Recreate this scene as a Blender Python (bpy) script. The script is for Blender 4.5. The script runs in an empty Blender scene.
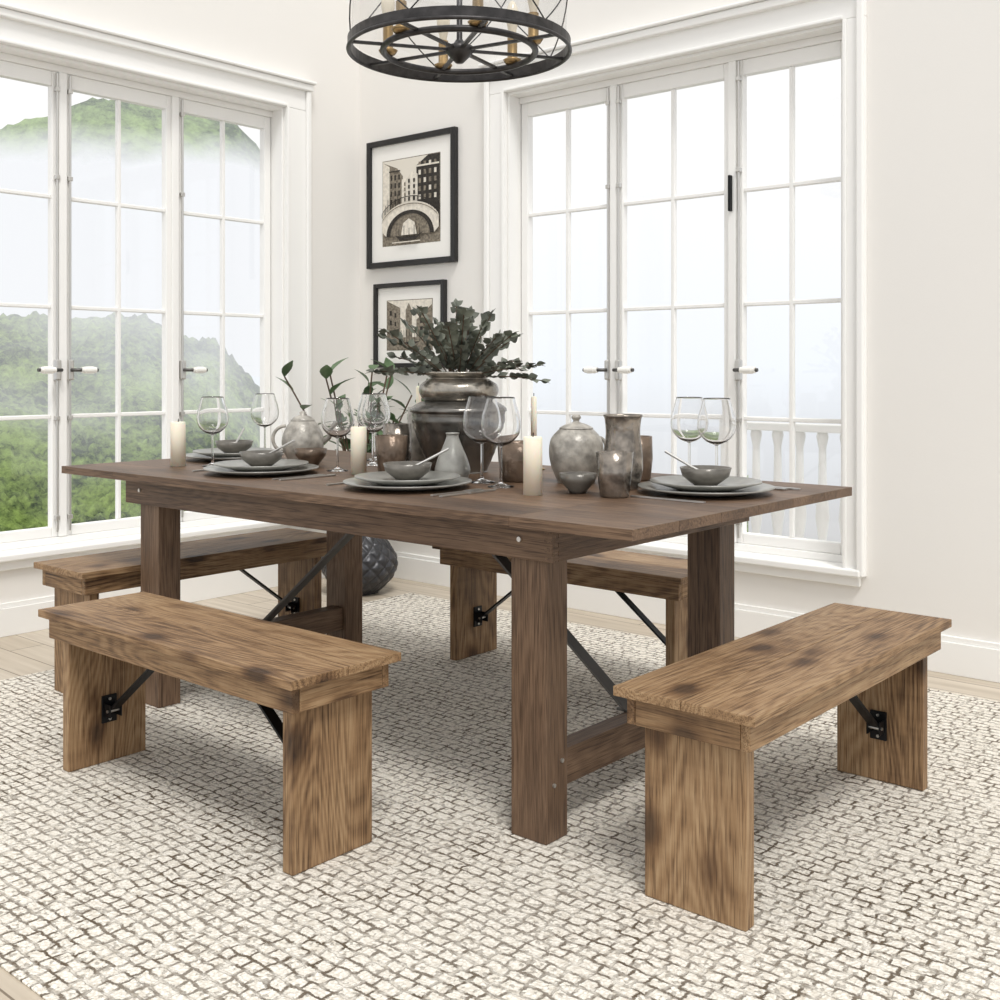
import bpy, math, random
from mathutils import Vector, Matrix, noise
random.seed(7)
S=bpy.context.scene
try:
    S.view_settings.view_transform='Standard'
    S.view_settings.look='None'
except Exception as e: print(e)
COL=S.collection

# ------------------------------------------------------------ materials
def nmat(name):
    m=bpy.data.materials.new(name); m.use_nodes=True
    nt=m.node_tree; b=nt.nodes['Principled BSDF']
    return m,nt,b
def N(nt,t,**k):
    n=nt.nodes.new(t)
    for a,v in k.items(): setattr(n,a,v)
    return n
def L(nt,a,ao,b,bi): nt.links.new(a.outputs[ao],b.inputs[bi])
def srgb(r,g,b):
    f=lambda c:(c/255/12.92) if c/255<=.04045 else ((c/255+.055)/1.055)**2.4
    return (f(r),f(g),f(b),1)
def ramp(nt,stops):
    r=nt.nodes.new('ShaderNodeValToRGB'); e=r.color_ramp.elements
    while len(e)<len(stops): e.new(.5)
    for i,(p,c) in enumerate(stops): e[i].position=p; e[i].color=c
    return r
def simple(name,col,rough=.5,metal=0,bump=0,bscale=60,var=0,vscale=20,spec=.5):
    m,nt,b=nmat(name)
    b.inputs['Base Color'].default_value=col; b.inputs['Roughness'].default_value=rough
    b.inputs['Metallic'].default_value=metal; b.inputs['Specular IOR Level'].default_value=spec
    tc=N(nt,'ShaderNodeTexCoord')
    if var:
        n=N(nt,'ShaderNodeTexNoise'); n.inputs['Scale'].default_value=vscale; n.inputs['Detail'].default_value=5
        L(nt,tc,'Object',n,'Vector')
        d=tuple(c*(1-var) for c in col[:3])+(1,); l=tuple(min(1,c*(1+var)) for c in col[:3])+(1,)
        r=ramp(nt,[(.35,d),(.65,l)]); L(nt,n,'Fac',r,'Fac'); L(nt,r,'Color',b,'Base Color')
    if bump:
        n=N(nt,'ShaderNodeTexNoise'); n.inputs['Scale'].default_value=bscale; n.inputs['Detail'].default_value=4
        L(nt,tc,'Object',n,'Vector')
        bp=N(nt,'ShaderNodeBump'); bp.inputs['Strength'].default_value=bump; bp.inputs['Distance'].default_value=.01
        L(nt,n,'Fac',bp,'Height'); L(nt,bp,'Normal',b,'Normal')
    return m
def math_(nt,op,a,b=None,c=None):
    n=N(nt,'ShaderNodeMath',operation=op)
    for i,v in enumerate((a,b,c)):
        if v is None: continue
        if isinstance(v,tuple): L(nt,v[0],v[1],n,i)
        else: n.inputs[i].default_value=v
    return n
def wood(name,dark,mid,light,axis,rough=.55,knots=True,ringamp=.05,contrast=1.0,saw=0):
    m,nt,b=nmat(name)
    tc=N(nt,'ShaderNodeTexCoord'); oi=N(nt,'ShaderNodeObjectInfo')
    sc=N(nt,'ShaderNodeVectorMath',operation='SCALE'); sc.inputs['Scale'].default_value=7.0
    cx=N(nt,'ShaderNodeCombineXYZ')
    for k in 'XYZ': L(nt,oi,'Random',cx,k)
    L(nt,cx,'Vector',sc,0)
    ad=N(nt,'ShaderNodeVectorMath',operation='ADD'); L(nt,tc,'Object',ad,0); L(nt,sc,'Vector',ad,1)
    def nz(a,o,det,dist=0,rg=.5):
        q=N(nt,'ShaderNodeMapping'); v=[o,o,o]; v[axis]=a; q.inputs['Scale'].default_value=v
        L(nt,ad,'Vector',q,'Vector')
        n=N(nt,'ShaderNodeTexNoise'); n.inputs['Scale'].default_value=1; n.inputs['Detail'].default_value=det; n.inputs['Distortion'].default_value=dist; n.inputs['Roughness'].default_value=rg
        L(nt,q,'Vector',n,'Vector'); return n
    broad=nz(1.6,6,3,.1); streak=nz(3.0,130,6,.05,.7); fine=nz(16,420,3); ringn=nz(1.0,5.5,1.0); pore=nz(9,300,3)
    ring=math_(nt,'SINE',(math_(nt,'MULTIPLY',(ringn,'Fac'),170),0))
    a=math_(nt,'MULTIPLY_ADD',(broad,'Fac'),.40*contrast,.5-.20*contrast-.5*.50*contrast-.5*.40)
    a=math_(nt,'MULTIPLY_ADD',(streak,'Fac'),.50*contrast,(a,0))
    a=math_(nt,'MULTIPLY_ADD',(fine,'Fac'),.40,(a,0))
    a=math_(nt,'MULTIPLY_ADD',(ring,0),ringamp,(a,0))
    a=math_(nt,'MULTIPLY_ADD',(oi,'Random'),.08,(math_(nt,'SUBTRACT',(a,0),.04),0))
    if saw:
        q=N(nt,'ShaderNodeMapping'); v=[5,5,5]; v[axis]=45
        q.inputs['Scale'].default_value=v; L(nt,ad,'Vector',q,'Vector')
        n=N(nt,'ShaderNodeTexNoise'); n.inputs['Scale'].default_value=1; n.inputs['Detail'].default_value=2; L(nt,q,'Vector',n,'Vector')
        a=math_(nt,'MULTIPLY_ADD',(n,'Fac'),saw,(math_(nt,'SUBTRACT',(a,0),saw/2),0))
    r=ramp(nt,[(.28,dark),(.48,mid),(.70,light)]); L(nt,a,0,r,'Fac')
    pr=ramp(nt,[(.37,(.45,.40,.36,1)),(.46,(1,1,1,1))]); L(nt,pore,'Fac',pr,'Fac')
    px_=N(nt,'ShaderNodeMixRGB',blend_type='MULTIPLY'); px_.inputs['Fac'].default_value=.85
    L(nt,r,'Color',px_,'Color1'); L(nt,pr,'Color',px_,'Color2'); out=px_
    if knots:
        # irregular dark knots with a softer halo
        q=N(nt,'ShaderNodeMapping'); v=[7.5,7.5,7.5]; v[axis]=4.2; q.inputs['Scale'].default_value=v; L(nt,ad,'Vector',q,'Vector')
        nn=N(nt,'ShaderNodeTexNoise'); nn.inputs['Scale'].default_value=3; nn.inputs['Detail'].default_value=3; L(nt,q,'Vector',nn,'Vector')
        vo=N(nt,'ShaderNodeTexVoronoi'); vo.inputs['Scale'].default_value=1; L(nt,q,'Vector',vo,'Vector')
        dd=math_(nt,'MULTIPLY_ADD',(nn,'Fac'),.16,(math_(nt,'SUBTRACT',(vo,'Distance'),.08),0))
        kr=ramp(nt,[(.10,(.13,.09,.07,1)),(.17,(.40,.33,.28,1)),(.26,(.80,.76,.72,1)),(.38,(1,1,1,1))]); L(nt,dd,0,kr,'Fac')
        mx=N(nt,'ShaderNodeMixRGB',blend_type='MULTIPLY'); mx.inputs['Fac'].default_value=.85
        L(nt,out,'Color',mx,'Color1'); L(nt,kr,'Color',mx,'Color2'); out=mx
    L(nt,out,'Color',b,'Base Color'); b.inputs['Roughness'].default_value=rough
    b.inputs['Specular IOR Level'].default_value=.4
    bp=N(nt,'ShaderNodeBump'); bp.inputs['Strength'].default_value=.4; bp.inputs['Distance'].default_value=.003
    L(nt,a,0,bp,'Height'); L(nt,bp,'Normal',b,'Normal')
    return m
TW=[wood('table_wood_%d'%i,srgb(60,44,33),srgb(99,77,59),srgb(128,103,81),i,.48,False,.035,1.25) for i in range(3)]
BW=[wood('bench_wood_%d'%i,srgb(80,58,40),srgb(141,111,79),srgb(170,142,108),i,.55,True,.065,1.1,.12) for i in range(3)]
WALL=simple('wall_paint',srgb(234,231,226),.75,bump=.03,bscale=150)
TRIM=simple('trim_paint',srgb(244,243,240),.45)
BLACK=simple('black_metal',srgb(28,29,31),.45,.6,bump=.05)
STEEL=simple('grey_metal',srgb(92,90,88),.4,.7)
CHROME=simple('polished_steel',srgb(205,203,199),.3,.9)
PORC=simple('porcelain',srgb(240,238,232),.2)
BRONZE=simple('dark_bronze',srgb(60,58,58),.4,.6,var=.3,vscale=30)
BRASS=simple('aged_brass',srgb(160,134,94),.35,.8)
STONE=simple('stoneware_grey',srgb(148,147,141),.28,.1,bump=.12,bscale=80,var=.16,vscale=25)
STONE2=simple('stoneware_dark',srgb(110,106,99),.28,.2,bump=.15,bscale=60,var=.3,vscale=18)
PLANT=simple('planter_glaze',srgb(62,62,65),.35,.3,bump=.15,bscale=60,var=.3,vscale=18)
STONE3=simple('stoneware_light',srgb(166,161,152),.35,.15,bump=.3,bscale=45,var=.32,vscale=30)
URN=simple('urn_glaze',srgb(116,113,108),.25,.8,bump=.25,bscale=30,var=.4,vscale=14)
URN2=simple('urn_silver_glaze',srgb(158,152,142),.25,.85,bump=.2,bscale=30,var=.4,vscale=16)
MERC=simple('mercury_ceramic',srgb(138,130,121),.2,.75,bump=.25,bscale=40,var=.45,vscale=32)
BROWNC=simple('brown_cup',srgb(108,92,78),.3,.4,bump=.4,bscale=50,var=.35)
WAX=simple('candle_wax',srgb(236,228,208),.5)
WAX.node_tree.nodes['Principled BSDF'].inputs['Subsurface Weight'].default_value=.3
WICK=simple('wick',srgb(40,34,30),.8)
LEAF=simple('leaf_eucalyptus',srgb(98,102,90),.5,var=.5,vscale=12)
LEAFG=simple('leaf_green',srgb(84,108,74),.45,var=.35,vscale=10)
STEM=simple('stem_brown',srgb(84,66,50),.7)
def glass(name,col=(1,1,1,1),rough=0):
    m,nt,b=nmat(name)
    b.inputs['Base Color'].default_value=col; b.inputs['Transmission Weight'].default_value=1
    b.inputs['Roughness'].default_value=rough; b.inputs['IOR'].default_value=1.45
    return m
GLASS=glass('clear_glass',(.97,.97,.97,1))
def thin(name,fac=.07,tint=(1,1,1,1)):
    m,nt,b=nmat(name); nt.nodes.remove(b)
    o=nt.nodes['Material Output']; t=N(nt,'ShaderNodeBsdfTransparent'); t.inputs[0].default_value=tint
    g=N(nt,'ShaderNodeBsdfGlossy'); g.inputs['Roughness'].default_value=.02
    x=N(nt,'ShaderNodeMixShader'); x.inputs[0].default_value=fac
    L(nt,t,0,x,1); L(nt,g,0,x,2); L(nt,x,0,o,'Surface'); return m
PANE=thin('window_glass',.03); DRUM=thin('lamp_glass',.08,(.95,.95,.95,1))

# ------------------------------------------------------------ geometry helpers
import bmesh
def empty(name,loc=(0,0,0)):
    e=bpy.data.objects.new(name,None); e.location=loc; e.empty_display_size=.1; COL.objects.link(e); return e
def mkobj(name,verts,faces,mat,parent=None,origin=(0,0,0),smooth=False):
    o=Vector(origin); me=bpy.data.meshes.new(name)
    me.from_pydata([tuple(Vector(v)-o) for v in verts],[],faces); me.update()
    if smooth:
        for p in me.polygons: p.use_smooth=True
    ob=bpy.data.objects.new(name,me); COL.objects.link(ob)
    if mat: me.materials.append(mat)
    if parent: ob.parent=parent; ob.location=o-parent.location
    else: ob.location=o
    return ob
def bev(ob,w=.003,seg=2):
    m=ob.modifiers.new('b','BEVEL'); m.width=w; m.segments=seg; m.limit_method='ANGLE'; return ob
CF=[(0,1,3,2),(4,6,7,5),(0,4,5,1),(2,3,7,6),(0,2,6,4),(1,5,7,3)]
def box(name,x0,x1,y0,y1,z0,z1,mat,parent=None,bevel=.003):
    v=[(x,y,z) for x in (x0,x1) for y in (y0,y1) for z in (z0,z1)]
    ob=mkobj(name,v,CF,mat,parent,((x0+x1)/2,(y0+y1)/2,(z0+z1)/2))
    if bevel: bev(ob,bevel)
    return ob
def beam(name,p0,p1,w,h,mat,parent=None,side=(0,1,0),bevel=.001):
    p0=Vector(p0);p1=Vector(p1);d=(p1-p0).normalized();s=Vector(side)
    s=(s-d*s.dot(d)).normalized();u=d.cross(s)
    v=[]
    for p in (p0,p1):
        for a in (-w/2,w/2):
            for c in (-h/2,h/2): v.append(tuple(p+s*a+u*c))
    ob=mkobj(name,v,CF,mat,parent,(p0+p1)/2)
    bm=bmesh.new(); bm.from_mesh(ob.data); bmesh.ops.recalc_face_normals(bm,faces=bm.faces); bm.to_mesh(ob.data); bm.free()
    if bevel: bev(ob,bevel)
    return ob
def lathe(name,prof,loc,mat,parent=None,seg=48,mod=None,smooth=True):
    vs=[];fs=[];x,y,z=loc;n=len(prof)
    for i in range(seg):
        a=2*math.pi*i/seg
        for j,(r,h) in enumerate(prof):
            rr=r*(mod(a,h) if mod else 1)
            vs.append((x+rr*math.cos(a),y+rr*math.sin(a),z+h))
    for i in range(seg):
        k=(i+1)%seg
        for j in range(n-1): fs.append((i*n+j,k*n+j,k*n+j+1,i*n+j+1))
    ob=mkobj(name,vs,fs,mat,parent,loc,smooth)
    bm=bmesh.new(); bm.from_mesh(ob.data); bmesh.ops.remove_doubles(bm,verts=bm.verts,dist=1e-6); bmesh.ops.recalc_face_normals(bm,faces=bm.faces); bm.to_mesh(ob.data); bm.free()
    for p in ob.data.polygons: p.use_smooth=smooth
    return ob
def spl(P,k=5):
    """Catmull-Rom smoothing of a profile"""
    out=[];n=len(P)
    for i in range(n-1):
        p0=P[max(0,i-1)];p1=P[i];p2=P[i+1];p3=P[min(n-1,i+2)]
        for j in range(k):
            t_=j/k
            out.append(tuple(max(0,.5*((2*p1[c])+(-p0[c]+p2[c])*t_+(2*p0[c]-5*p1[c]+4*p2[c]-p3[c])*t_*t_+(-p0[c]+3*p1[c]-3*p2[c]+p3[c])*t_**3)) for c in (0,1)))
    out.append(P[-1]); return out
def tube(name,pts,r,mat,parent=None,res=10,cyc=False):
    cu=bpy.data.curves.new(name,'CURVE'); cu.dimensions='3D'; cu.bevel_depth=r; cu.bevel_resolution=3; cu.use_fill_caps=True
    sp=cu.splines.new('POLY'); sp.points.add(len(pts)-1)
    o=Vector(pts[0])
    for i,p in enumerate(pts): sp.points[i].co=tuple(Vector(p)-o)+(1,)
    sp.use_cyclic_u=cyc
    cu.materials.append(mat)
    ob=bpy.data.objects.new(name,cu); COL.objects.link(ob)
    if parent: ob.parent=parent; ob.location=o-parent.location
    else: ob.location=o
    return ob
def arc(f,n=24,a0=0,a1=2*math.pi): return [f(a0+(a1-a0)*i/n) for i in range(n+1)]

# ------------------------------------------------------------ room
XW,YW=-4.5,4.08; TH=.18; CH=3.4
OZ0,OZ1=.33,2.42
RX0,RX1=-3.45,-1.76
LY0,LY1=1.28,3.565
def floor_mat():
    m,nt,b=nmat('light_oak_floor'); tc=N(nt,'ShaderNodeTexCoord')
    br=N(nt,'ShaderNodeTexBrick'); br.inputs['Scale'].default_value=1; br.inputs['Brick Width'].default_value=1.6; br.inputs['Row Height'].default_value=.14
    br.inputs['Mortar Size'].default_value=.0025; br.inputs['Color1'].default_value=srgb(205,195,180); br.inputs['Color2'].default_value=srgb(190,178,160); br.inputs['Mortar'].default_value=srgb(120,106,88)
    L(nt,tc,'Object',br,'Vector')
    m2=N(nt,'ShaderNodeMapping'); m2.inputs['Scale'].default_value=(2,30,1); L(nt,tc,'Object',m2,'Vector')
    n=N(nt,'ShaderNodeTexNoise'); n.inputs['Scale'].default_value=1; n.inputs['Detail'].default_value=6; L(nt,m2,'Vector',n,'Vector')
    r=ramp(nt,[(.3,(.78,.75,.71,1)),(.7,(1.05,1.05,1.05,1))]); L(nt,n,'Fac',r,'Fac')
    x=N(nt,'ShaderNodeMixRGB',blend_type='MULTIPLY'); x.inputs[0].default_value=1; L(nt,br,'Color',x,1); L(nt,r,'Color',x,2)
    L(nt,x,'Color',b,'Base Color'); b.inputs['Roughness'].default_value=.4; return m
box('floor',XW-TH,2.6,-1.6,YW+TH,-.1,0,floor_mat(),bevel=0)
def wallR(name,x0,x1,z0,z1,p): return box(name,x0,x1,YW,YW+TH,z0,z1,WALL,p,0)
wr=empty('wall_right',(RX0,YW,0))
wallR('below',XW-TH,2.6,0,OZ0,wr);wallR('above',XW-TH,2.6,OZ1,CH,wr);wallR('left_part',XW-TH,RX0,OZ0,OZ1,wr);wallR('right_part',RX1,2.6,OZ0,OZ1,wr)
def wallL(name,y0,y1,z0,z1,p): return box(name,XW-TH,XW,y0,y1,z0,z1,WALL,p,0)
wl=empty('wall_left',(XW,LY0,0))
wallL('below',-.2,YW,0,OZ0,wl);wallL('above',-.2,YW,OZ1,CH,wl);wallL('near_part',-.2,LY0,OZ0,OZ1,wl);wallL('far_part',LY1,YW,OZ0,OZ1,wl)
def wb(side,name,u0,u1,d0,d1,z0,z1,mat,parent,bevel=.004):
    if side=='R': return box(name,u0,u1,YW+d0,YW+d1,z0,z1,mat,parent,bevel)
    return box(name,XW-d1,XW-d0,u0,u1,z0,z1,mat,parent,bevel)
def wp(side,u,d,z): return (u,YW+d,z) if side=='R' else (XW-d,u,z)
for side,a,c in (('R',XW,2.6),('L',-.2,YW-.02)):
    e=empty('baseboard_'+('right' if side=='R' else 'left'),wp(side,a,0,0))
    wb(side,'board',a,c,-.02,0,0,.115,TRIM,e,.002); wb(side,'cap',a,c,-.013,0,.115,.135,TRIM,e,.002)
def casing(side,idx,u0,u1,wL,wR,oR=.0):
    e=empty('trim_%d'%idx,wp(side,u0,0,OZ0))
    for nm,a,c in (('jamb_a',u0-wL,u0),('jamb_b',u1,u1+wR)):
        wb(side,nm,a,c,-.022,0,OZ0-.02,OZ1,TRIM,e,.003)
        o0,o1=(a,a+.028) if nm=='jamb_a' else (c-.028,c)
        wb(side,nm+'_band',o0,o1,-.04,-.0225,OZ0-.02,OZ1+.10,TRIM,e,.006)
        i0,i1=(c-.016,c) if nm=='jamb_a' else (a,a+.016)
        wb(side,nm+'_bead',i0,i1,-.032,-.0225,OZ0,OZ1,TRIM,e,.004)
    wb(side,'head',u0-wL,u1+wR,-.022,0,OZ1+.0005,OZ1+.13,TRIM,e,.003)
    wb(side,'head_bead',u0,u1,-.032,-.0225,OZ1+.001,OZ1+.016,TRIM,e,.004)
    wb(side,'head_band',u0-wL-.01,u1+wR+.01,-.047,-.0,OZ1+.1005,OZ1+.135,TRIM,e,.006)
    wb(side,'head_cap',u0-wL-.02,u1+wR+.02,-.06,-.0,OZ1+.1355,OZ1+.152,TRIM,e,.006)
    wb(side,'lining_a',u0,u0+.012,.001,TH,OZ0,OZ1,TRIM,e,0); wb(side,'lining_b',u1-.012,u1,.001,TH,OZ0,OZ1,TRIM,e,0)
    wb(side,'lining_top',u0+.012,u1-.012,.001,TH,OZ1-.012,OZ1-.0005,TRIM,e,0)
    wb(side,'stool',u0-wL-.01,u1+wR-.012,-.045,TH,OZ0-.022,OZ0+.006,TRIM,e,.006)
    wb(side,'apron',u0-wL,u1+wR-.02,-.022,0,OZ0-.06,OZ0-.0225,TRIM,e,.004)
    return e
casing('R',1,RX0,RX1,.12,.085)
casing('L',2,LY0,LY1,.12,.15)
def handle(side,e,u,d,z,tag,dirn):
    tube('rod_'+tag,[wp(side,u,d-.014,OZ0+.06),wp(side,u,d-.014,OZ1-.05)],.0055,CHROME,e)
    wb(side,'box_'+tag,u-.013,u+.013,d-.028,d,z-.045,z+.045,CHROME,e,.006)
    for k,zz in enumerate((OZ0+.12,OZ0+.55,OZ1-.5,OZ1-.12)):
        wb(side,'guide_%s_%d'%(tag,k),u-.010,u+.010,d-.022,d,zz-.010,zz+.010,CHROME,e,.003)
    tube('lever_'+tag,[wp(side,u,d-.03,z),wp(side,u,d-.05,z),wp(side,u+dirn*.035,d-.055,z)],.008,STEEL,e)
    pts=[(0.03,.011),(.045,.015),(.065,.0175),(.085,.016),(.098,.011)]
    for i in range(len(pts)-1):
        (q0,r0),(q1,r1)=pts[i],pts[i+1]
        tube('grip_%s_%d'%(tag,i),[wp(side,u+dirn*q0,d-.055,z),wp(side,u+dirn*q1,d-.055,z)],(r0+r1)/2,PORC,e)
    tube('tip_'+tag,[wp(side,u+dirn*.098,d-.055,z),wp(side,u+dirn*.108,d-.055,z)],.008,STEEL,e)
def window(side,idx,bounds,hands):
    e=empty('window_%d'%idx,wp(side,bounds[0],.1,OZ0))
    D0,D1=.085,.125; z0,z1=OZ0+.006,OZ1-.012
    wb(side,'frame_bottom',bounds[0],bounds[-1],.075,.15,z0,z0+.03,TRIM,e,.003)
    wb(side,'frame_top',bounds[0],bounds[-1],.075,.15,z1-.03,z1,TRIM,e,.003)
    for i in range(len(bounds)-1):
        a,c=bounds[i]+.004,bounds[i+1]-.004; st=.040
        wb(side,'stile_a%d'%i,a,a+st,D0,D1,z0+.03,z1-.03,TRIM,e,.004); wb(side,'stile_b%d'%i,c-st,c,D0,D1,z0+.03,z1-.03,TRIM,e,.004)
        wb(side,'rail_bot%d'%i,a+st,c-st,D0,D1,z0+.03,.41,TRIM,e,.004); wb(side,'rail_top%d'%i,a+st,c-st,D0,D1,2.315,z1-.03,TRIM,e,.004)
        m=(a+c)/2
        wb(side,'muntin_v%d'%i,m-.009,m+.009,D0+.008,D1-.008,.41,2.315,TRIM,e,.004)
        for k,z in enumerate((.886,1.362,1.838)):
            wb(side,'muntin_h%d_%d'%(i,k),a+st,c-st,D0+.0085,D1-.0085,z-.009,z+.009,TRIM,e,.004)
        wb(side,'pane%d'%i,a+st,c-st,.103,.106,.41,2.315,PANE,e,0)
    for i,b in enumerate(bounds[1:-1]):
        wb(side,'astragal%d'%i,b-.02,b+.02,D0-.014,D0-.0005,z0+.03,z1-.03,TRIM,e,.006)
    for i,(u,dr) in enumerate(hands): handle(side,e,u,D0,1.088,'%d'%i,dr)
    return e
w1=window('R',1,[RX0+.012,-2.885,-2.285,RX1-.012],[(-2.912,-1),(-2.855,1),(-2.252,1)])
window('L',2,[LY0+.012,1.855,2.425,2.985,LY1-.012],[(2.398,-1),(2.456,1),(3.02,1)])
wb('R','latch',-2.292,-2.280,.05,.072,1.75,1.90,BLACK,w1,.003)

# ------------------------------------------------------------ rug
def rug_mat():
    m,nt,b=nmat('woven_rug'); tc=N(nt,'ShaderNodeTexCoord')
    n=N(nt,'ShaderNodeTexNoise'); n.inputs['Scale'].default_value=11; n.inputs['Detail'].default_value=7; n.inputs['Roughness'].default_value=.74; L(nt,tc,'Object',n,'Vector')
    s=N(nt,'ShaderNodeVectorMath',operation='SUBTRACT'); s.inputs[1].default_value=(.5,.5,.5); L(nt,n,'Color',s,0)
    k=N(nt,'ShaderNodeVectorMath',operation='SCALE'); k.inputs['Scale'].default_value=.042; L(nt,s,'Vector',k,0)
    a=N(nt,'ShaderNodeVectorMath',operation='ADD'); L(nt,tc,'Object',a,0); L(nt,k,'Vector',a,1)
    def brick(w,h,mo,off,sq,sf):
        br=N(nt,'ShaderNodeTexBrick'); br.offset=off; br.squash=sq; br.squash_frequency=sf
        br.inputs['Scale'].default_value=1; br.inputs['Brick Width'].default_value=w; br.inputs['Row Height'].default_value=h
        br.inputs['Mortar Size'].default_value=mo; br.inputs['Mortar Smooth'].default_value=.6
        br.inputs['Color1'].default_value=(0,0,0,1); br.inputs['Color2'].default_value=(0,0,0,1); br.inputs['Mortar'].default_value=(1,1,1,1)
        L(nt,a,'Vector',br,'Vector'); return br
    b1=brick(.038,.029,.0042,.31,1.35,3)
    v=N(nt,'ShaderNodeTexVoronoi'); v.inputs['Scale'].default_value=125; v.inputs['Randomness'].default_value=.75; L(nt,a,'Vector',v,'Vector')
    vr=ramp(nt,[(.30,(1,1,1,1)),(.90,(.66,.62,.56,1))]); L(nt,v,'Distance',vr,'Fac')
    n2=N(nt,'ShaderNodeTexNoise'); n2.inputs['Scale'].default_value=26; n2.inputs['Detail'].default_value=3; L(nt,tc,'Object',n2,'Vector')
    r2=ramp(nt,[(.36,(.15,.15,.15,1)),(.54,(1,1,1,1))]); L(nt,n2,'Fac',r2,'Fac')
    n3=N(nt,'ShaderNodeTexNoise'); n3.inputs['Scale'].default_value=3.2; n3.inputs['Detail'].default_value=3; L(nt,tc,'Object',n3,'Vector')
    r3=ramp(nt,[(.36,(.75,.75,.75,1)),(.60,(1,1,1,1))]); L(nt,n3,'Fac',r3,'Fac')
    mm=math_(nt,'MULTIPLY',(b1,'Color'),(r2,'Color')); mm=math_(nt,'MULTIPLY',(mm,0),(r3,'Color'))
    vc=N(nt,'ShaderNodeSeparateColor'); L(nt,v,'Color',vc,0)
    st=math_(nt,'GREATER_THAN',(vc,0),.90); st=math_(nt,'MULTIPLY',(st,0),.5)
    mm=math_(nt,'MAXIMUM',(mm,0),(st,0))
    mx=N(nt,'ShaderNodeMixRGB'); mx.inputs[1].default_value=srgb(243,238,228); mx.inputs[2].default_value=srgb(104,92,77); L(nt,mm,0,mx,0)
    my=N(nt,'ShaderNodeMixRGB',blend_type='MULTIPLY'); my.inputs[0].default_value=.8; L(nt,mx,0,my,1); L(nt,vr,'Color',my,2)
    L(nt,my,0,b,'Base Color'); b.inputs['Roughness'].default_value=.95; b.inputs['Specular IOR Level'].default_value=.1
    inv=math_(nt,'SUBTRACT',1.0,(b1,'Color'))
    h=math_(nt,'MULTIPLY',(vr,'Color'),(math_(nt,'MULTIPLY_ADD',(inv,0),.6,.4),0))
    bp=N(nt,'ShaderNodeBump'); bp.inputs['Strength'].default_value=.9; bp.inputs['Distance'].default_value=.006; L(nt,h,0,bp,'Height'); L(nt,bp,'Normal',b,'Normal')
    return m
G=.005
box('area_rug',-3.85,1.3,.945,3.82,.0,G-.0005,rug_mat(),bevel=.002)

# ------------------------------------------------------------ dining table
TZ=.762
t=empty('dining_table',(-2.43,2.44,G))
ylist=[1.895,2.078,2.26,2.441,2.624,2.807,2.99]; g=.0009
for i in range(6):
    box('top_board_%d'%i,-3.2565,-1.5985,ylist[i]+(g if i else 0),ylist[i+1],TZ-.024,TZ,TW[0],t,.0008)
    box('leaf_left_%d'%i,-3.585,-3.257,ylist[i]+(g if i else 0),ylist[i+1],TZ-.024,TZ,TW[0],t,.0008)
    box('leaf_right_%d'%i,-1.598,-1.27,ylist[i]+(g if i else 0),ylist[i+1],TZ-.024,TZ,TW[0],t,.0008)
AZ0,AZ1=.655,TZ-.0245
box('apron_front',-3.30,-1.53,1.965,1.987,AZ0,AZ1,TW[0],t,.002)
box('apron_back',-3.30,-1.53,2.863,2.885,AZ0,AZ1,TW[0],t,.002)
box('apron_end_left',-3.30,-3.278,1.9875,2.8625,AZ0,AZ1,TW[1],t,.002)
box('apron_end_right',-1.552,-1.53,1.9875,2.8625,AZ0,AZ1,TW[1],t,.002)
for k in range(4):
    z=AZ0+.004+k*.02
    box('finger_%d'%k,-1.5525,-1.529,1.9642,1.9873,z,z+.010,TW[1],t,.0005)
for nm,x0,x1 in (('left',-3.248,-3.14),('right',-1.67,-1.565)):
    box('leg_front_'+nm,x0,x1,1.9875,2.068,G,AZ1-.001,TW[2],t,.003)
    box('leg_back_'+nm,x0,x1,2.775,2.8625,G,AZ1-.001,TW[2],t,.003)
    xm=(x0+x1)/2
    box('stretcher_'+nm,xm-.018,x1-.012,2.0685,2.7745,.115,.20,TW[1],t,.003)
    sgn=1 if nm=='left' else -1
    fx=xm+sgn*.03 if nm=='left' else xm-.01
    beam('brace_'+nm,(fx,2.42,.20),(fx+sgn*.66,2.42,.72),.040,.008,STEEL,t)
    box('brace_foot_'+nm,fx-.03,fx+.03,2.40,2.44,.2005,.207,STEEL,t,.001)
    box('crossbar_'+nm,xm-.018,xm+.018,2.0685,2.7745,.69,AZ1-.002,TW[1],t,.002)
def bolt(p,n,par,r=.006):
    q=Vector(p)+Vector(n)*.004
    tube('bolt',[p,tuple(q)],r,CHROME,par)
for x in (-3.215,-1.625): bolt((x,1.965,.70),(0,-1,0),t)
bolt((-1.565,2.015,.135),(1,0,0),t,.005); bolt((-1.565,2.045,.185),(1,0,0),t,.005)
box('centre_beam',-2.46,-2.40,1.9875,2.8625,.70,AZ1-.002,TW[1],t,.002)

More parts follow.
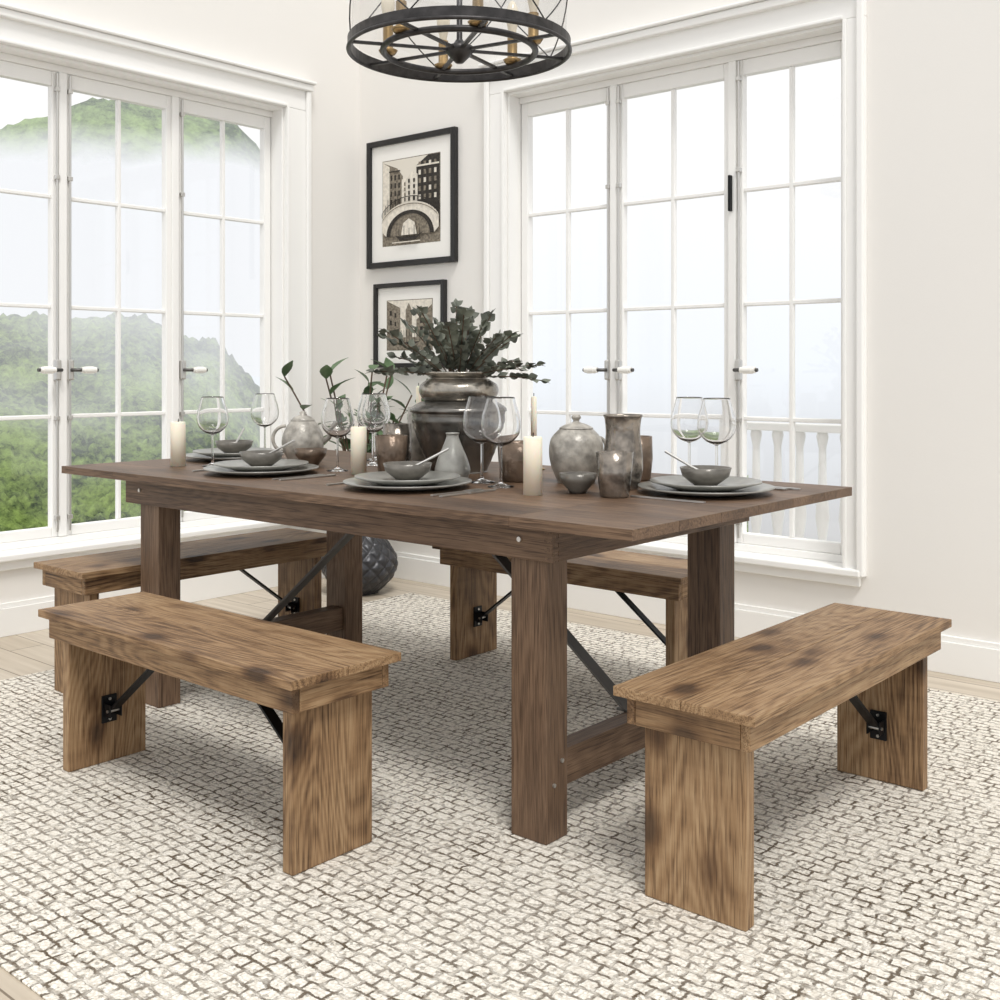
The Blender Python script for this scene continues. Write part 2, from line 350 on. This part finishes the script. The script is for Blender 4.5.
# ------------------------------------------------------------ benches
def bench(cx,cy,along):
    e=empty('wooden_bench',(cx,cy,G))
    Lh,Wh=.538,.160; ZS=.44
    def bb(name,a0,a1,b0,b1,z0,z1,ax,bv=.003):
        if along=='X': return box(name,cx+a0,cx+a1,cy+b0,cy+b1,z0,z1,BW[ax],e,bv)
        ax2={0:1,1:0,2:2}[ax]
        return box(name,cx+b0,cx+b1,cy+a0,cy+a1,z0,z1,BW[ax2],e,bv)
    def pt(a,b,z): return (cx+a,cy+b,z) if along=='X' else (cx+b,cy+a,z)
    bb('seat_board_a',-Lh,Lh,-Wh,-.0006,ZS-.020,ZS,0,.0015)
    bb('seat_board_b',-Lh,Lh,.0006,Wh,ZS-.020,ZS,0,.0015)
    ai=.020
    z0,z1=ZS-.078,ZS-.0205
    bb('apron_a',-Lh+ai,Lh-ai,-Wh+ai,-Wh+ai+.02,z0,z1,0); bb('apron_b',-Lh+ai,Lh-ai,Wh-ai-.02,Wh-ai,z0,z1,0)
    bb('apron_end_a',-Lh+ai,-Lh+ai+.02,-Wh+ai+.0205,Wh-ai-.0205,z0,z1,1); bb('apron_end_b',Lh-ai-.02,Lh-ai,-Wh+ai+.0205,Wh-ai-.0205,z0,z1,1)
    for k,s in enumerate((-1,1)):
        a1=s*(Lh-.050); a0=a1-s*.034
        bb('leg_%d'%k,min(a0,a1),max(a0,a1),-.116,.116,G,z1-.001,2,.003)
        f=a0
        side=(0,1,0) if along=='X' else (1,0,0)
        beam('brace_%d'%k,pt(f-s*.02,0,.15),pt(f-s*.36,0,z1-.012),.028,.007,BLACK,e,side)
        def bx(nm,a_,b_,zz0,zz1): 
            box(nm,min(a_[0],b_[0]),max(a_[0],b_[0]),min(a_[1],b_[1]),max(a_[1],b_[1]),zz0,zz1,BLACK,e,.001)
        bx('bracket_plate_%d'%k,pt(f,-.022,0),pt(f-s*.006,.022,0),.115,.19)
        bx('bracket_ear_a%d'%k,pt(f-s*.006,-.018,0),pt(f-s*.04,-.015,0),.135,.17)
        bx('bracket_ear_b%d'%k,pt(f-s*.006,.015,0),pt(f-s*.04,.018,0),.135,.17)
        for zz in (.125,.18):
            q=pt(f-s*.006,0,zz); tube('screw',[q,pt(f-s*.009,0,zz)],.004,CHROME,e)
        q=pt(f-s*.028,-.021,.152); tube('pivot_%d'%k,[q,pt(f-s*.028,.021,.152)],.004,CHROME,e)
    for i,b in enumerate((-.06,.06)):
        beam('rail_%d'%i,pt(-Lh+.09,b,z1-.016),pt(Lh-.09,b,z1-.016),.02,.02,BW[0] if along=='X' else BW[1],e,(0,1,0) if along=='X' else (1,0,0))
    return e
bench(-2.370,1.63,'X')
bench(-3.475,2.36,'Y')
bench(-2.36,3.15,'X')
bench(-1.148,2.42,'Y')

# ------------------------------------------------------------ pictures
BLACKP=simple('black_frame',srgb(26,25,25),.35)
MATB=simple('mat_board',srgb(240,238,233),.8)
INKD=simple('ink_dark',srgb(46,41,36),.7,var=.5,vscale=70); INKM=simple('ink_mid',srgb(126,117,103),.7,var=.45,vscale=70)
INKL=simple('ink_light',srgb(222,215,202),.7,var=.14,vscale=50); INKS=simple('ink_sky',srgb(222,216,204),.8)
def picture(name,x0,x1,z0,z1,fr,mt,scene):
    e=empty(name,((x0+x1)/2,YW,(z0+z1)/2)); y=YW
    box('frame_l',x0,x0+fr,y-.03,y-.001,z0,z1,BLACKP,e,.003); box('frame_r',x1-fr,x1,y-.03,y-.001,z0,z1,BLACKP,e,.003)
    box('frame_b',x0+fr,x1-fr,y-.03,y-.001,z0,z0+fr,BLACKP,e,.003); box('frame_t',x0+fr,x1-fr,y-.03,y-.001,z1-fr,z1,BLACKP,e,.003)
    box('mat_board',x0+fr,x1-fr,y-.014,y-.001,z0+fr,z1-fr,MATB,e,0)
    a0,a1,c0,c1=x0+fr+mt,x1-fr-mt,z0+fr+mt,z1-fr-mt
    box('print_edge',a0-.004,a1+.004,y-.0145,y-.0141,c0-.004,c1+.004,INKM,e,0)
    layer=[0]
    def poly(nm,pts,mat):
        layer[0]+=1; yy=y-.0150-layer[0]*.00007
        pts=[(min(1,max(0,p[0])),min(1,max(0,p[1]))) for p in pts]
        v=[(a0+(a1-a0)*p[0],yy,c0+(c1-c0)*p[1]) for p in pts]
        mkobj(nm,v,[tuple(range(len(v)))],mat,e,(x0,yy,z0))
    R=lambda x,z,w,h:[(x,z),(x+w,z),(x+w,z+h),(x,z+h)]
    scene(poly,R)
    return e
def strip(poly,nm,A,B,mat):
    for i in range(len(A)-1): poly(nm,[A[i],A[i+1],B[i+1],B[i]],mat)
def venice(poly,R):
    poly('sky',R(0,0,1,1),INKS)
    poly('canal',R(0,0,1,.30),INKM)
    poly('facade_left',[(0,.2),(.36,.2),(.36,.80),(.26,.90),(0,.99)],INKM)
    poly('facade_left_edge',[(0,.3),(.12,.3),(.12,.93),(0,.99)],INKL)
    poly('facade_right',[(.60,.2),(1,.2),(1,1),(.80,1),(.60,.90)],INKD)
    poly('facade_mid',[(.34,.3),(.62,.3),(.62,.80),(.54,.85),(.44,.78),(.34,.76)],INKL)
    for i in range(3):
        for j in range(4): poly('win',R(.14+i*.07,.48+j*.095,.03,.06),INKD)
    for i in range(4):
        for j in range(5): poly('win',R(.64+i*.09,.50+j*.095,.04,.055),INKM if (i+j)%3 else INKL)
    for j in range(4): poly('win',R(.46,.50+j*.07,.03,.045),INKD); poly('win',R(.55,.50+j*.07,.03,.045),INKD); poly('win',R(.39,.50+j*.06,.025,.04),INKM)
    poly('cornice',R(.60,.88,.4,.02),INKL); poly('cornice2',R(.12,.86,.20,.015),INKD)
    for i in range(7): poly('pole',R(.05+i*.045,.15,.008,.33+.06*(i%3)),INKD)
    out=[];inn=[];low=[]
    for i in range(25):
        a=math.pi*i/24
        out.append((.5-.56*math.cos(a),.16+.33*math.sin(a))); inn.append((.5-.42*math.cos(a),.10+.29*math.sin(a))); low.append((.5-.42*math.cos(a),.10))
    strip(poly,'arch_opening',inn,low,INKM)
    strip(poly,'bridge',out,inn,INKL)
    strip(poly,'arch_shadow',inn,[(.5+(x-.5)*.84,.10+(z-.10)*.86) for x,z in inn],INKD)
    strip(poly,'shade',[(x,z-.02) for x,z in out],[(x,z-.03) for x,z in out],INKM)
    strip(poly,'rail',[(x,z+.055) for x,z in out],[(x,z+.065) for x,z in out],INKD)
    for i in range(1,24):
        x,z=out[i]; poly('baluster',R(x-.004,z,.008,.06),INKD)
    poly('arch_light',[(.36,.10),(.64,.10),(.60,.24),(.50,.29),(.40,.24)],INKL)
    poly('gondola',[(.26,.10),(.34,.04),(.62,.04),(.76,.13),(.64,.08),(.38,.08)],INKD)
    for i in range(5): poly('mooring',R(.32+i*.09,.06,.01,.12+.03*(i%2)),INKD)
    poly('water_glint',R(.2,.015,.5,.012),INKL)
def alley(poly,R):
    poly('sky',R(0,0,1,1),INKL)
    poly('wall_a',[(0,0),(.3,.1),(.3,.85),(0,1)],INKM); poly('wall_b',[(1,0),(.66,.1),(.66,.6),(1,.9)],INKM)
    poly('tower',[(.42,.2),(.56,.2),(.56,.8),(.49,.95),(.42,.8)],INKM)
    for j in range(3):
        poly('win',R(.06,.3+j*.2,.05,.10),INKD); poly('win',R(.74,.25+j*.14,.06,.07),INKD); poly('win',R(.17,.3+j*.18,.04,.09),INKD)
    poly('water',[(.0,0),(1,0),(.66,.25),(.3,.25)],INKM); poly('boat',[(.3,.12),(.6,.1),(.75,.17),(.36,.15)],INKD)
    for i in range(6): poly('pole',R(.32+i*.06,.1,.008,.3),INKD)
picture('framed_picture',-4.415,-3.770,1.628,2.302,.030,.085,venice)
picture('framed_picture',-4.362,-3.845,1.10,1.544,.024,.07,alley)

# ------------------------------------------------------------ chandelier
cx,cy,cz=-2.306,2.50,2.060
ch=empty('chandelier',(cx,cy,CH))
def band(name,r,z0,z1,th,mat,p): return lathe(name,[(r-th,z0),(r,z0),(r,z1),(r-th,z1),(r-th,z0)],(cx,cy,cz),mat,p,72,smooth=False)
def circ(r,z,n=72): return [(cx+r*math.cos(2*math.pi*i/n),cy+r*math.sin(2*math.pi*i/n),cz+z) for i in range(n)]
band('ring_outer',.340,.0,.032,.009,BRONZE,ch)
tube('ring_outer_lip',circ(.338,0),.006,BRONZE,ch,cyc=True)
tube('ring_inner',circ(.232,.002),.010,BRONZE,ch,cyc=True)
band('ring_top',.340,.44,.47,.008,BRONZE,ch)
lathe('glass_drum',[(.327,.035),(.327,.44)],(cx,cy,cz),DRUM,ch,72)
lathe('hub',[(0,-.035),(.012,-.033),(.03,-.015),(.042,0),(.042,.016),(.02,.024),(.009,.04),(.009,1.36-.02),(0,1.34)],(cx,cy,cz),BRONZE,ch,32)
for i in range(8):
    a=2*math.pi*i/8+.2
    beam('spoke_%d'%i,(cx+.03*math.cos(a),cy+.03*math.sin(a),cz+.006),(cx+.333*math.cos(a),cy+.333*math.sin(a),cz+.006),.013,.008,BRONZE,ch,(-math.sin(a),math.cos(a),0))
BULB=simple('edison_bulb_glass',srgb(228,218,198),.12)
for i in range(6):
    a=2*math.pi*i/6+.45; px,py=cx+.232*math.cos(a),cy+.232*math.sin(a)
    lathe('cup_%d'%i,[(0,.008),(.022,.010),(.030,.022),(.022,.026),(.016,.03),(.016,.10),(0,.10)],(px,py,cz),BRASS,ch,20)
    lathe('bulb_%d'%i,spl([(.010,.10),(.014,.12),(.021,.155),(.020,.18),(.010,.205),(0,.213)]),(px,py,cz),BULB,ch,20)
for s in (-1,1):
    for i in range(5):
        a0=2*math.pi*i/5
        tube('wire',[(cx+.333*math.cos(a0+s*.9*math.sin(k/14*math.pi/2)),cy+.333*math.sin(a0+s*.9*math.sin(k/14*math.pi/2)),cz+.03+.42*k/14) for k in range(15)],.0022,BRONZE,ch)
lathe('canopy',[(0,1.340),(.07,1.340),(.07,1.33),(.03,1.315),(.012,1.305)],(cx,cy,cz),BRONZE,ch,32)

# ------------------------------------------------------------ tableware
Z=TZ+.0006
def plate_set(x,y,bowlmat,rot=0,r=.178,spoon=True):
    e=empty('place_setting',(x,y,Z))
    lathe('charger',[(0,0),(r*.55,0),(r*.66,.004),(r,.016),(r,.020),(r*.64,.009),(0,.008)],(x,y,Z),STONE,e,64)
    r2=r*.82
    lathe('dinner_plate',[(0,.010),(r2*.5,.010),(r2*.62,.014),(r2,.030),(r2,.034),(r2*.62,.020),(0,.018)],(x,y,Z),STONE,e,64)
    rb=.068
    lathe('bowl',[(0,.020),(.03,.020),(.034,.024),(rb*.9,.045),(rb,.068),(rb-.004,.068),(rb*.84,.047),(.028,.028),(0,.027)],(x,y,Z),bowlmat,e,48)
    dx,dy=math.cos(rot),math.sin(rot)
    if spoon:
        tube('spoon',[(x-dx*.03,y-dy*.03,Z+.035),(x+dx*.05,y+dy*.05,Z+.073),(x+dx*.115,y+dy*.115,Z+.106)],.0035,CHROME,e)
    return e
plate_set(-2.85,2.17,STONE2,.4); plate_set(-3.365,2.44,STONE2,2.2); plate_set(-2.197,2.17,STONE2,.9); plate_set(-1.50,2.586,STONE2,3.3)
def fork(name,x,y,ang,knife=False):
    if knife: out=[(0,-.005),(.10,-.006),(.105,-.008),(.20,-.009),(.215,-.002),(.215,.004),(.10,.005),(0,.006)]
    else: out=[(0,-.005),(.12,-.003),(.14,-.011),(.19,-.012),(.19,-.008),(.155,-.007),(.155,-.004),(.19,-.004),(.19,0),(.19,.004),(.155,.004),(.155,.007),(.19,.008),(.19,.012),(.14,.011),(.12,.003),(0,.005)]
    c,s=math.cos(ang),math.sin(ang)
    lo=[(x+u*c-v*s,y+u*s+v*c,Z+.0005) for u,v in out]; hi=[(a,b,Z+.004) for a,b,_ in lo]; n=len(lo)
    f=[tuple(range(n))[::-1],tuple(range(n,2*n))]+[(i,(i+1)%n,(i+1)%n+n,i+n) for i in range(n)]
    mkobj(name,lo+hi,f,CHROME,None,(x,y,Z+.0005))
for x,y in ((-2.85,2.17),(-2.197,2.17)):
    fork('dinner_fork',x+.200,y-.11,math.pi/2); fork('dinner_knife',x+.232,y-.11,math.pi/2,True); fork('dessert_fork',x-.21,y-.11,math.pi/2)
fork('dinner_fork',-1.56,2.79,0); fork('dinner_knife',-1.56,2.82,0,True); fork('dinner_knife',-1.60,2.385,0,True)

def wineglass(x,y,h=.245):
    k=h/.245
    O=spl([(.004,.02),(.0038,.10),(.006,.110),(.028,.120),(.048,.140),(.055,.163),(.053,.19),(.044,.222),(.038,.245)],4)
    I=spl([(.0368,.245),(.0428,.222),(.0517,.19),(.0537,.163),(.0466,.141),(.026,.1225),(.004,.116)],4)
    P=[(0,.0),(.036,.0),(.037,.002),(.02,.005),(.006,.010)]+O+I+[(0,.1155)]
    return lathe('wine_glass',[(a*k,b*k) for a,b in P],(x,y,Z),GLASS,None,40)
for x,y,h in ((-3.46,2.65,.235),(-3.19,2.225,.235),(-2.731,2.381,.235),(-2.80,2.60,.245),(-2.96,2.76,.24),(-2.013,2.352,.25),(-2.135,2.41,.25),(-1.72,2.87,.245),(-1.60,2.82,.245)):
    wineglass(x,y,h)

def pillar(x,y,h,r=.025):
    e=empty('pillar_candle',(x,y,Z))
    lathe('wax',[(0,0),(r,0),(r,h-.003),(r-.003,h),(r*.6,h-.002),(0,h-.004)],(x,y,Z),WAX,e,32)
    tube('wick',[(x,y,Z+h-.005),(x+.002,y,Z+h+.010)],.0015,WICK,e)
pillar(-3.28,2.15,.15); pillar(-2.603,2.356,.148); pillar(-1.821,2.256,.152)
def taper(x,y,h):
    e=empty('taper_candle',(x,y,Z))
    lathe('holder',[(0,0),(.035,0),(.037,.004),(.012,.01),(.01,.05),(.016,.055),(.016,.075),(.011,.075),(.011,.06),(0,.06)],(x,y,Z),BRASS,e,24)
    lathe('wax',[(0,.06),(.0105,.06),(.009,h-.004),(.004,h),(0,h)],(x,y,Z),WAX,e,20)
    tube('wick',[(x,y,Z+h-.003),(x,y,Z+h+.01)],.0012,WICK,e)
taper(-2.74,2.76,.27); taper(-2.28,2.83,.24)

# urn with eucalyptus
ux,uy=-2.42,2.62
u=empty('eucalyptus_urn',(ux,uy,Z))
lathe('body',spl([(0,0),(.085,0),(.092,.008),(.115,.06),(.138,.12),(.150,.165),(.150,.190)],5)+[(.156,.193),(.158,.202),(.150,.208)]+spl([(.150,.208),(.125,.222),(.108,.228)],4)+[(.10,.222),(.09,.2),(0,.19)],(ux,uy,Z),URN,u,64,mod=lambda a,h:1+.007*math.sin(h*240))
lathe('neck',spl([(.102,.224),(.118,.236),(.128,.258),(.122,.280),(.098,.296),(.092,.300),(.108,.312),(.110,.318),(.104,.320),(.088,.306),(.08,.24),(0,.235)],4),(ux,uy,Z),URN2,u,64)
class MB:
    def __init__(s): s.v=[];s.f=[]
    def leaf(s,base,d,up,l,w,bend=.15,n=5):
        d=Vector(d).normalized(); up=Vector(up); sd=d.cross(up)
        if sd.length<1e-3: sd=Vector((1,0,0))
        sd.normalize(); nn=sd.cross(d).normalized(); b=Vector(base); st=len(s.v)
        for i in range(n+1):
            t_=i/n; ww=w*.5*math.sin(math.pi*min(.97,max(.05,t_**.8)))
            c=b+d*l*t_-nn*(bend*l*t_*t_)
            s.v+= [tuple(c-sd*ww+nn*ww*.25),tuple(c),tuple(c+sd*ww+nn*ww*.25)]
        for i in range(n):
            a=st+i*3; s.f+=[(a,a+1,a+4,a+3),(a+1,a+2,a+5,a+4)]
    def obj(s,name,mat,parent,origin): return mkobj(name,s.v,s.f,mat,parent,origin,True)
mb=MB(); rnd=random.Random(3)
top=Vector((ux,uy,Z+.30))
for i in range(36):
    az=2*math.pi*i/36*5+rnd.uniform(-.3,.3); el=rnd.uniform(.12,1.4); ln=rnd.uniform(.17,.30) if el>.4 else rnd.uniform(.18,.24)
    out=Vector((math.cos(az)*math.cos(el),math.sin(az)*math.cos(el),math.sin(el)))
    pts=[];k=11
    for j in range(k+1):
        t_=j/k; pts.append(top+Vector((out.x,out.y,0))*.05+out*ln*t_-Vector((0,0,1))*.035*t_*t_)
    tube('stem_%d'%i,[tuple(p) for p in [top-Vector((0,0,.06))]+pts],.0018,STEM,u)
    for j in range(2,k+1):
        dr=(pts[j]-pts[j-1]).normalized()
        for q in range(2):
            ph=rnd.uniform(0,6.28); rv=Vector((math.cos(ph),math.sin(ph),rnd.uniform(-.2,.6)))
            dd=(dr*.5+rv*.9).normalized(); mb.leaf(pts[j],dd,rv.cross(dr)+Vector((0,0,.3)),rnd.uniform(.024,.037),rnd.uniform(.021,.030),.1)
    mb.leaf(pts[-1],dr,(0,0,1),.032,.018)
mb.obj('leaves',LEAF,u,(ux,uy,Z))

def vessel(name,x,y,prof,mat,extra=None,mod=None,sm=0):
    e=empty(name,(x,y,Z)); lathe('body',spl(prof,sm) if sm else prof,(x,y,Z),mat,e,60,mod=mod)
    if extra: extra(e)
    return e
vessel('bud_vase',-2.265,2.425,[(0,0),(.04,0),(.05,.012),(.053,.03),(.045,.06),(.028,.10),(.018,.128),(.021,.137),(.015,.137),(.012,.12),(0,.10)],STONE,sm=4)
def lid(x,y,h,r):
    def f(e):
        lathe('lid',spl([(r,h),(r+.004,h+.004),(r*.7,h+.014),(.012,h+.020),(.009,h+.026),(.014,h+.034),(.009,h+.042),(0,h+.043)],4),(x,y,Z),STONE3,e,40)
        tube('handle',arc(lambda a:(x+.759*(.066+.020*math.sin(a)),y+.651*(.066+.020*math.sin(a)),Z+.100+.030*math.cos(a)),14,0,math.pi),.005,STONE3,e)
    return f
vessel('lidded_jar',-1.925,2.585,[(0,0),(.05,0),(.056,.008),(.072,.045),(.079,.085),(.074,.125),(.054,.15),(.045,.156),(.04,.15),(0,.14)],STONE3,lid(-1.925,2.585,.154,.045),sm=4)
def tp(e):
    x,y=-3.05,2.50
    lathe('lid',[(.04,.145),(.042,.150),(.03,.162),(.010,.168),(.012,.178),(0,.184)],(x,y,Z),STONE3,e,32)
    tube('spout',[(x+.759*.05,y+.651*.05,Z+.06),(x+.759*.09,y+.651*.09,Z+.09),(x+.759*.115,y+.651*.115,Z+.145)],.010,STONE3,e)
    tube('handle',arc(lambda a:(x-.759*(.06+.045*math.sin(a)),y-.651*(.06+.045*math.sin(a)),Z+.085+.045*math.cos(a)),14,0,math.pi),.006,STONE3,e)
vessel('stoneware_teapot',-3.05,2.50,[(0,0),(.045,0),(.05,.008),(.07,.05),(.072,.09),(.055,.13),(.042,.146),(.038,.146),(0,.13)],STONE3,tp,sm=4)
cup=lambda r,h,fl=1.15:[(0,0),(r*.8,0),(r*.86,.004),(r,h*.5),(r*fl*.96,h),(r*fl*.96-.004,h),(r-.005,h*.5),(r*.75,.01),(0,.008)]
vessel('ribbed_tumbler',-2.47,2.37,cup(.045,.125),BROWNC,mod=lambda a,h:1+.02*math.sin(a*20))
vessel('ceramic_cup',-2.62,2.54,cup(.048,.15,1.0),MERC)
vessel('ceramic_cup',-1.633,2.357,cup(.044,.115),MERC)
vessel('ceramic_cup',-1.83,2.76,cup(.045,.13,1.0),BROWNC)
vessel('tall_cup',-2.66,2.69,cup(.046,.20,1.0),STONE3)
vessel('serving_bowl',-2.080,2.515,cup(.062,.115,1.1),BROWNC)
def pit(e):
    x,y=-1.725,2.53
    tube('handle',arc(lambda a:(x-.30*(.048+.026*math.sin(a)),y+.95*(.048+.026*math.sin(a)),Z+.115+.042*math.cos(a)),14,0,math.pi),.0055,MERC,e)
vessel('metallic_pitcher',-1.725,2.53,[(0,0),(.038,0),(.044,.006),(.054,.05),(.053,.10),(.047,.15),(.050,.19),(.054,.20),(.050,.20),(.043,.15),(.05,.10),(.04,.02),(0,.012)],MERC,pit,sm=4)
vessel('dip_bowl',-1.76,2.37,[(0,0),(.022,0),(.026,.008),(.046,.03),(.05,.052),(.046,.052),(.04,.03),(0,.014)],STONE2)
vessel('dip_bowl',-2.90,2.41,[(0,0),(.022,0),(.026,.008),(.05,.04),(.055,.062),(.051,.062),(.044,.04),(0,.014)],BROWNC)
vessel('ceramic_cup',-3.17,2.63,cup(.042,.10,1.0),BROWNC)

# ------------------------------------------------------------ floor planter with plant
px,py=-4.06,3.68
pl=empty('potted_plant',(px,py,0))
def diam(a,h):
    u_=a*14/(2*math.pi)+h*14; v_=a*14/(2*math.pi)-h*14
    f=lambda q:abs(math.sin(math.pi*q))
    return 1+.085*min(f(u_),f(v_))**.7
prof=[(0,0.0005),(.085,0.0005)]+[(.085+.090*math.sin(math.pi*min(1,(i/70))**.9),.005+.30*i/70) for i in range(71)]+[(.08,.30),(.075,.27),(0,.27)]
lathe('planter',prof,(px,py,0),PLANT,pl,224,mod=diam)
mb=MB(); base=Vector((px,py,.27))
for i in range(26):
    az=rnd.uniform(0,6.28); rad=rnd.uniform(.05,.42); hgt=rnd.uniform(.45,.82)
    tip=base+Vector((math.cos(az)*rad,math.sin(az)*rad,hgt))
    if tip.x<XW+.12: tip.x=XW+.12
    if tip.y>YW-.12: tip.y=YW-.12
    pts=[base.lerp(tip,j/8)+Vector((0,0,.05*math.sin(j/8*3.14))) for j in range(9)]
    tube('stalk_%d'%i,[tuple(p) for p in pts],.004,STEM,pl)
    for j in range(4,9):
        ph=rnd.uniform(0,6.28); d=Vector((math.cos(ph),math.sin(ph),rnd.uniform(.5,1.6)))
        mb.leaf(pts[j],d,(0,0,1),rnd.uniform(.09,.13),rnd.uniform(.045,.065),.25)
mb.obj('leaves',LEAFG,pl,(px,py,0))

# ------------------------------------------------------------ balcony outside
bal=empty('balcony_railing',(-1.5,5.2,.1))
box('slab',-2.95,2,YW+TH+.02,5.35,-.1,.06,TRIM,bal,0)
box('top_rail',-2.9,1.0,5.16,5.24,.78,.82,TRIM,bal,.005); box('bottom_rail',-2.9,1.0,5.17,5.23,.14,.18,TRIM,bal,.005)
for i in range(30):
    x=-2.72+i*.12
    lathe('baluster_%d'%i,[(.022,.18),(.03,.2),(.018,.24),(.034,.36),(.02,.55),(.018,.70),(.03,.76),(.024,.78)],(x,5.2,0),TRIM,bal,12)
for i in range(2): box('post_%d'%i,-2.9+i*3.8,-2.8+i*3.8,5.15,5.25,.06,.83,TRIM,bal,.004)

# ------------------------------------------------------------ mountains
def hill_mat(name,zlo,zhi,fogbase,cd,cl,sc,azfog=None):
    m,nt,b=nmat(name); tc=N(nt,'ShaderNodeTexCoord'); geo=N(nt,'ShaderNodeNewGeometry')
    n=N(nt,'ShaderNodeTexNoise'); n.inputs['Scale'].default_value=sc; n.inputs['Detail'].default_value=8; n.inputs['Roughness'].default_value=.75; L(nt,tc,'Object',n,'Vector')
    nb=N(nt,'ShaderNodeTexNoise'); nb.inputs['Scale'].default_value=sc*.12; nb.inputs['Detail'].default_value=3; L(nt,tc,'Object',nb,'Vector')
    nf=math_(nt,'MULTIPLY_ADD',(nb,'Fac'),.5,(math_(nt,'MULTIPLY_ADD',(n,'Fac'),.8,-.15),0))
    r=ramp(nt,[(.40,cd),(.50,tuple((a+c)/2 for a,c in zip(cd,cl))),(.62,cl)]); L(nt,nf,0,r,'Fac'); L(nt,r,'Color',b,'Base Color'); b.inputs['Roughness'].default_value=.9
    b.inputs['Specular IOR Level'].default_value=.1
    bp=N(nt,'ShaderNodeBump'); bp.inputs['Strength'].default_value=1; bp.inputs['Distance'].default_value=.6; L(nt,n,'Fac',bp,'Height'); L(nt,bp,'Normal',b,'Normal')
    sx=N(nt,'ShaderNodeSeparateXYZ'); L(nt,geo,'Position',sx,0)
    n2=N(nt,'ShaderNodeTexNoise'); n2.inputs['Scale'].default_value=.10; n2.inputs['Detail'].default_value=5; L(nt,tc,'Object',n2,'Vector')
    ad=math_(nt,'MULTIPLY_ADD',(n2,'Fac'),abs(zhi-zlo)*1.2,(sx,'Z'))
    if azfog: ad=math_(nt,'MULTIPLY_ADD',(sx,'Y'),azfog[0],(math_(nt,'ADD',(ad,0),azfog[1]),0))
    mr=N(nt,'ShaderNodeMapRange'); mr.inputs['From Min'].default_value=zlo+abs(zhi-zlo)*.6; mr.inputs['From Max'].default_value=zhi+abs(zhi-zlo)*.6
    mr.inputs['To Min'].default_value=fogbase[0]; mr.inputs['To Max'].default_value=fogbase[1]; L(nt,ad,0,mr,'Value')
    em=N(nt,'ShaderNodeEmission'); em.inputs[0].default_value=(.95,.97,1,1); em.inputs[1].default_value=1.0  # haze painted in: glowing white mixed over the forest colour by position
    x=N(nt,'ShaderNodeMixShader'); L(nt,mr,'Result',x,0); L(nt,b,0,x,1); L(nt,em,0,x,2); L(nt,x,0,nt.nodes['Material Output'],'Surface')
    return m
def interp(P,a):
    if a<=P[0][0]: return P[0][1]
    for (a0,b0),(a1,b1) in zip(P,P[1:]):
        if a<=a1:
            k=(a-a0)/(a1-a0); k=k*k*(3-2*k); return b0+(b1-b0)*k
    return P[-1][1]
def terrain(name,az0,az1,R0,R1,prof,zn,amp,mat,nu=260,nv=110,fs_=.08,tree=.35,tf=1.4):
    vs=[];fs=[]
    for i in range(nu+1):
        az=az0+(az1-az0)*i/nu; c,s=math.cos(math.radians(az)),math.sin(math.radians(az))
        zr=interp(prof,az)
        for j in range(nv+1):
            t_=j/nv; R=R0+(R1-R0)*t_
            p=Vector((c*R,s*R,0))
            z=zn+(zr-zn)*t_**.9
            z+=amp*(noise.fractal(p*fs_,1,2,6))*(.4+.6*t_)+amp*tree*abs(noise.noise(p*tf))
            vs.append((p.x,p.y,z))
    n=nv+1
    for i in range(nu):
        for j in range(nv): fs.append((i*n+j,(i+1)*n+j,(i+1)*n+j+1,i*n+j+1))
    return mkobj(name,vs,fs,mat,None,(0,0,0),True)
def H(R,az,dy): return 1.088+dy/1111*R*math.cos(math.radians(az-130.6))
p1=[(a,H(60,a,370-y)) for a,y in ((118,500),(132,470),(138,440),(142.0,408),(145.5,345),(148.5,318),(152,318),(156,305),(170,270),(185,270))]
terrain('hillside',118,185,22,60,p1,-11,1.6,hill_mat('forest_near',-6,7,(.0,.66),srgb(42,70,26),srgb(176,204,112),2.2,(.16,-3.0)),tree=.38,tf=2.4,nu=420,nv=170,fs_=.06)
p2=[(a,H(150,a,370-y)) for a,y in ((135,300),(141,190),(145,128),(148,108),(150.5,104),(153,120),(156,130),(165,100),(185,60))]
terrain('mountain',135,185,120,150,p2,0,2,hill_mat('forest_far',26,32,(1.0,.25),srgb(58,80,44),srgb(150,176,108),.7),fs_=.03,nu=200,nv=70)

# ------------------------------------------------------------ light
w=bpy.data.worlds.new('sky'); S.world=w; w.use_nodes=True
nt=w.node_tree; bg=nt.nodes['Background']
tc=N(nt,'ShaderNodeTexCoord'); sx=N(nt,'ShaderNodeSeparateXYZ'); L(nt,tc,'Generated',sx,0)
r=ramp(nt,[(.42,(.62,.62,.62,1)),(.5,(.90,.94,.99,1)),(.60,(1,1,1,1))])
mr=N(nt,'ShaderNodeMapRange'); mr.inputs['From Min'].default_value=-1; L(nt,sx,'Z',mr,'Value'); L(nt,mr,0,r,'Fac'); L(nt,r,'Color',bg,'Color')
bg.inputs['Strength'].default_value=1.06
sun=bpy.data.lights.new('sun','SUN'); sun.energy=1.9; sun.angle=math.radians(16); sun.color=(1,.98,.95)
so=bpy.data.objects.new('sun',sun); COL.objects.link(so); so.rotation_euler=Vector((-.5,.35,-1)).to_track_quat('-Z','Y').to_euler(); so.location=(2,0,6)

# ------------------------------------------------------------ camera
cam=bpy.data.cameras.new('camera'); co=bpy.data.objects.new('camera',cam); COL.objects.link(co)
co.location=(0,0,1.088); co.rotation_euler=(math.pi/2,0,math.radians(40.6))
cam.lens=40; cam.sensor_width=36; cam.shift_y=-.13; cam.clip_end=500
S.camera=co
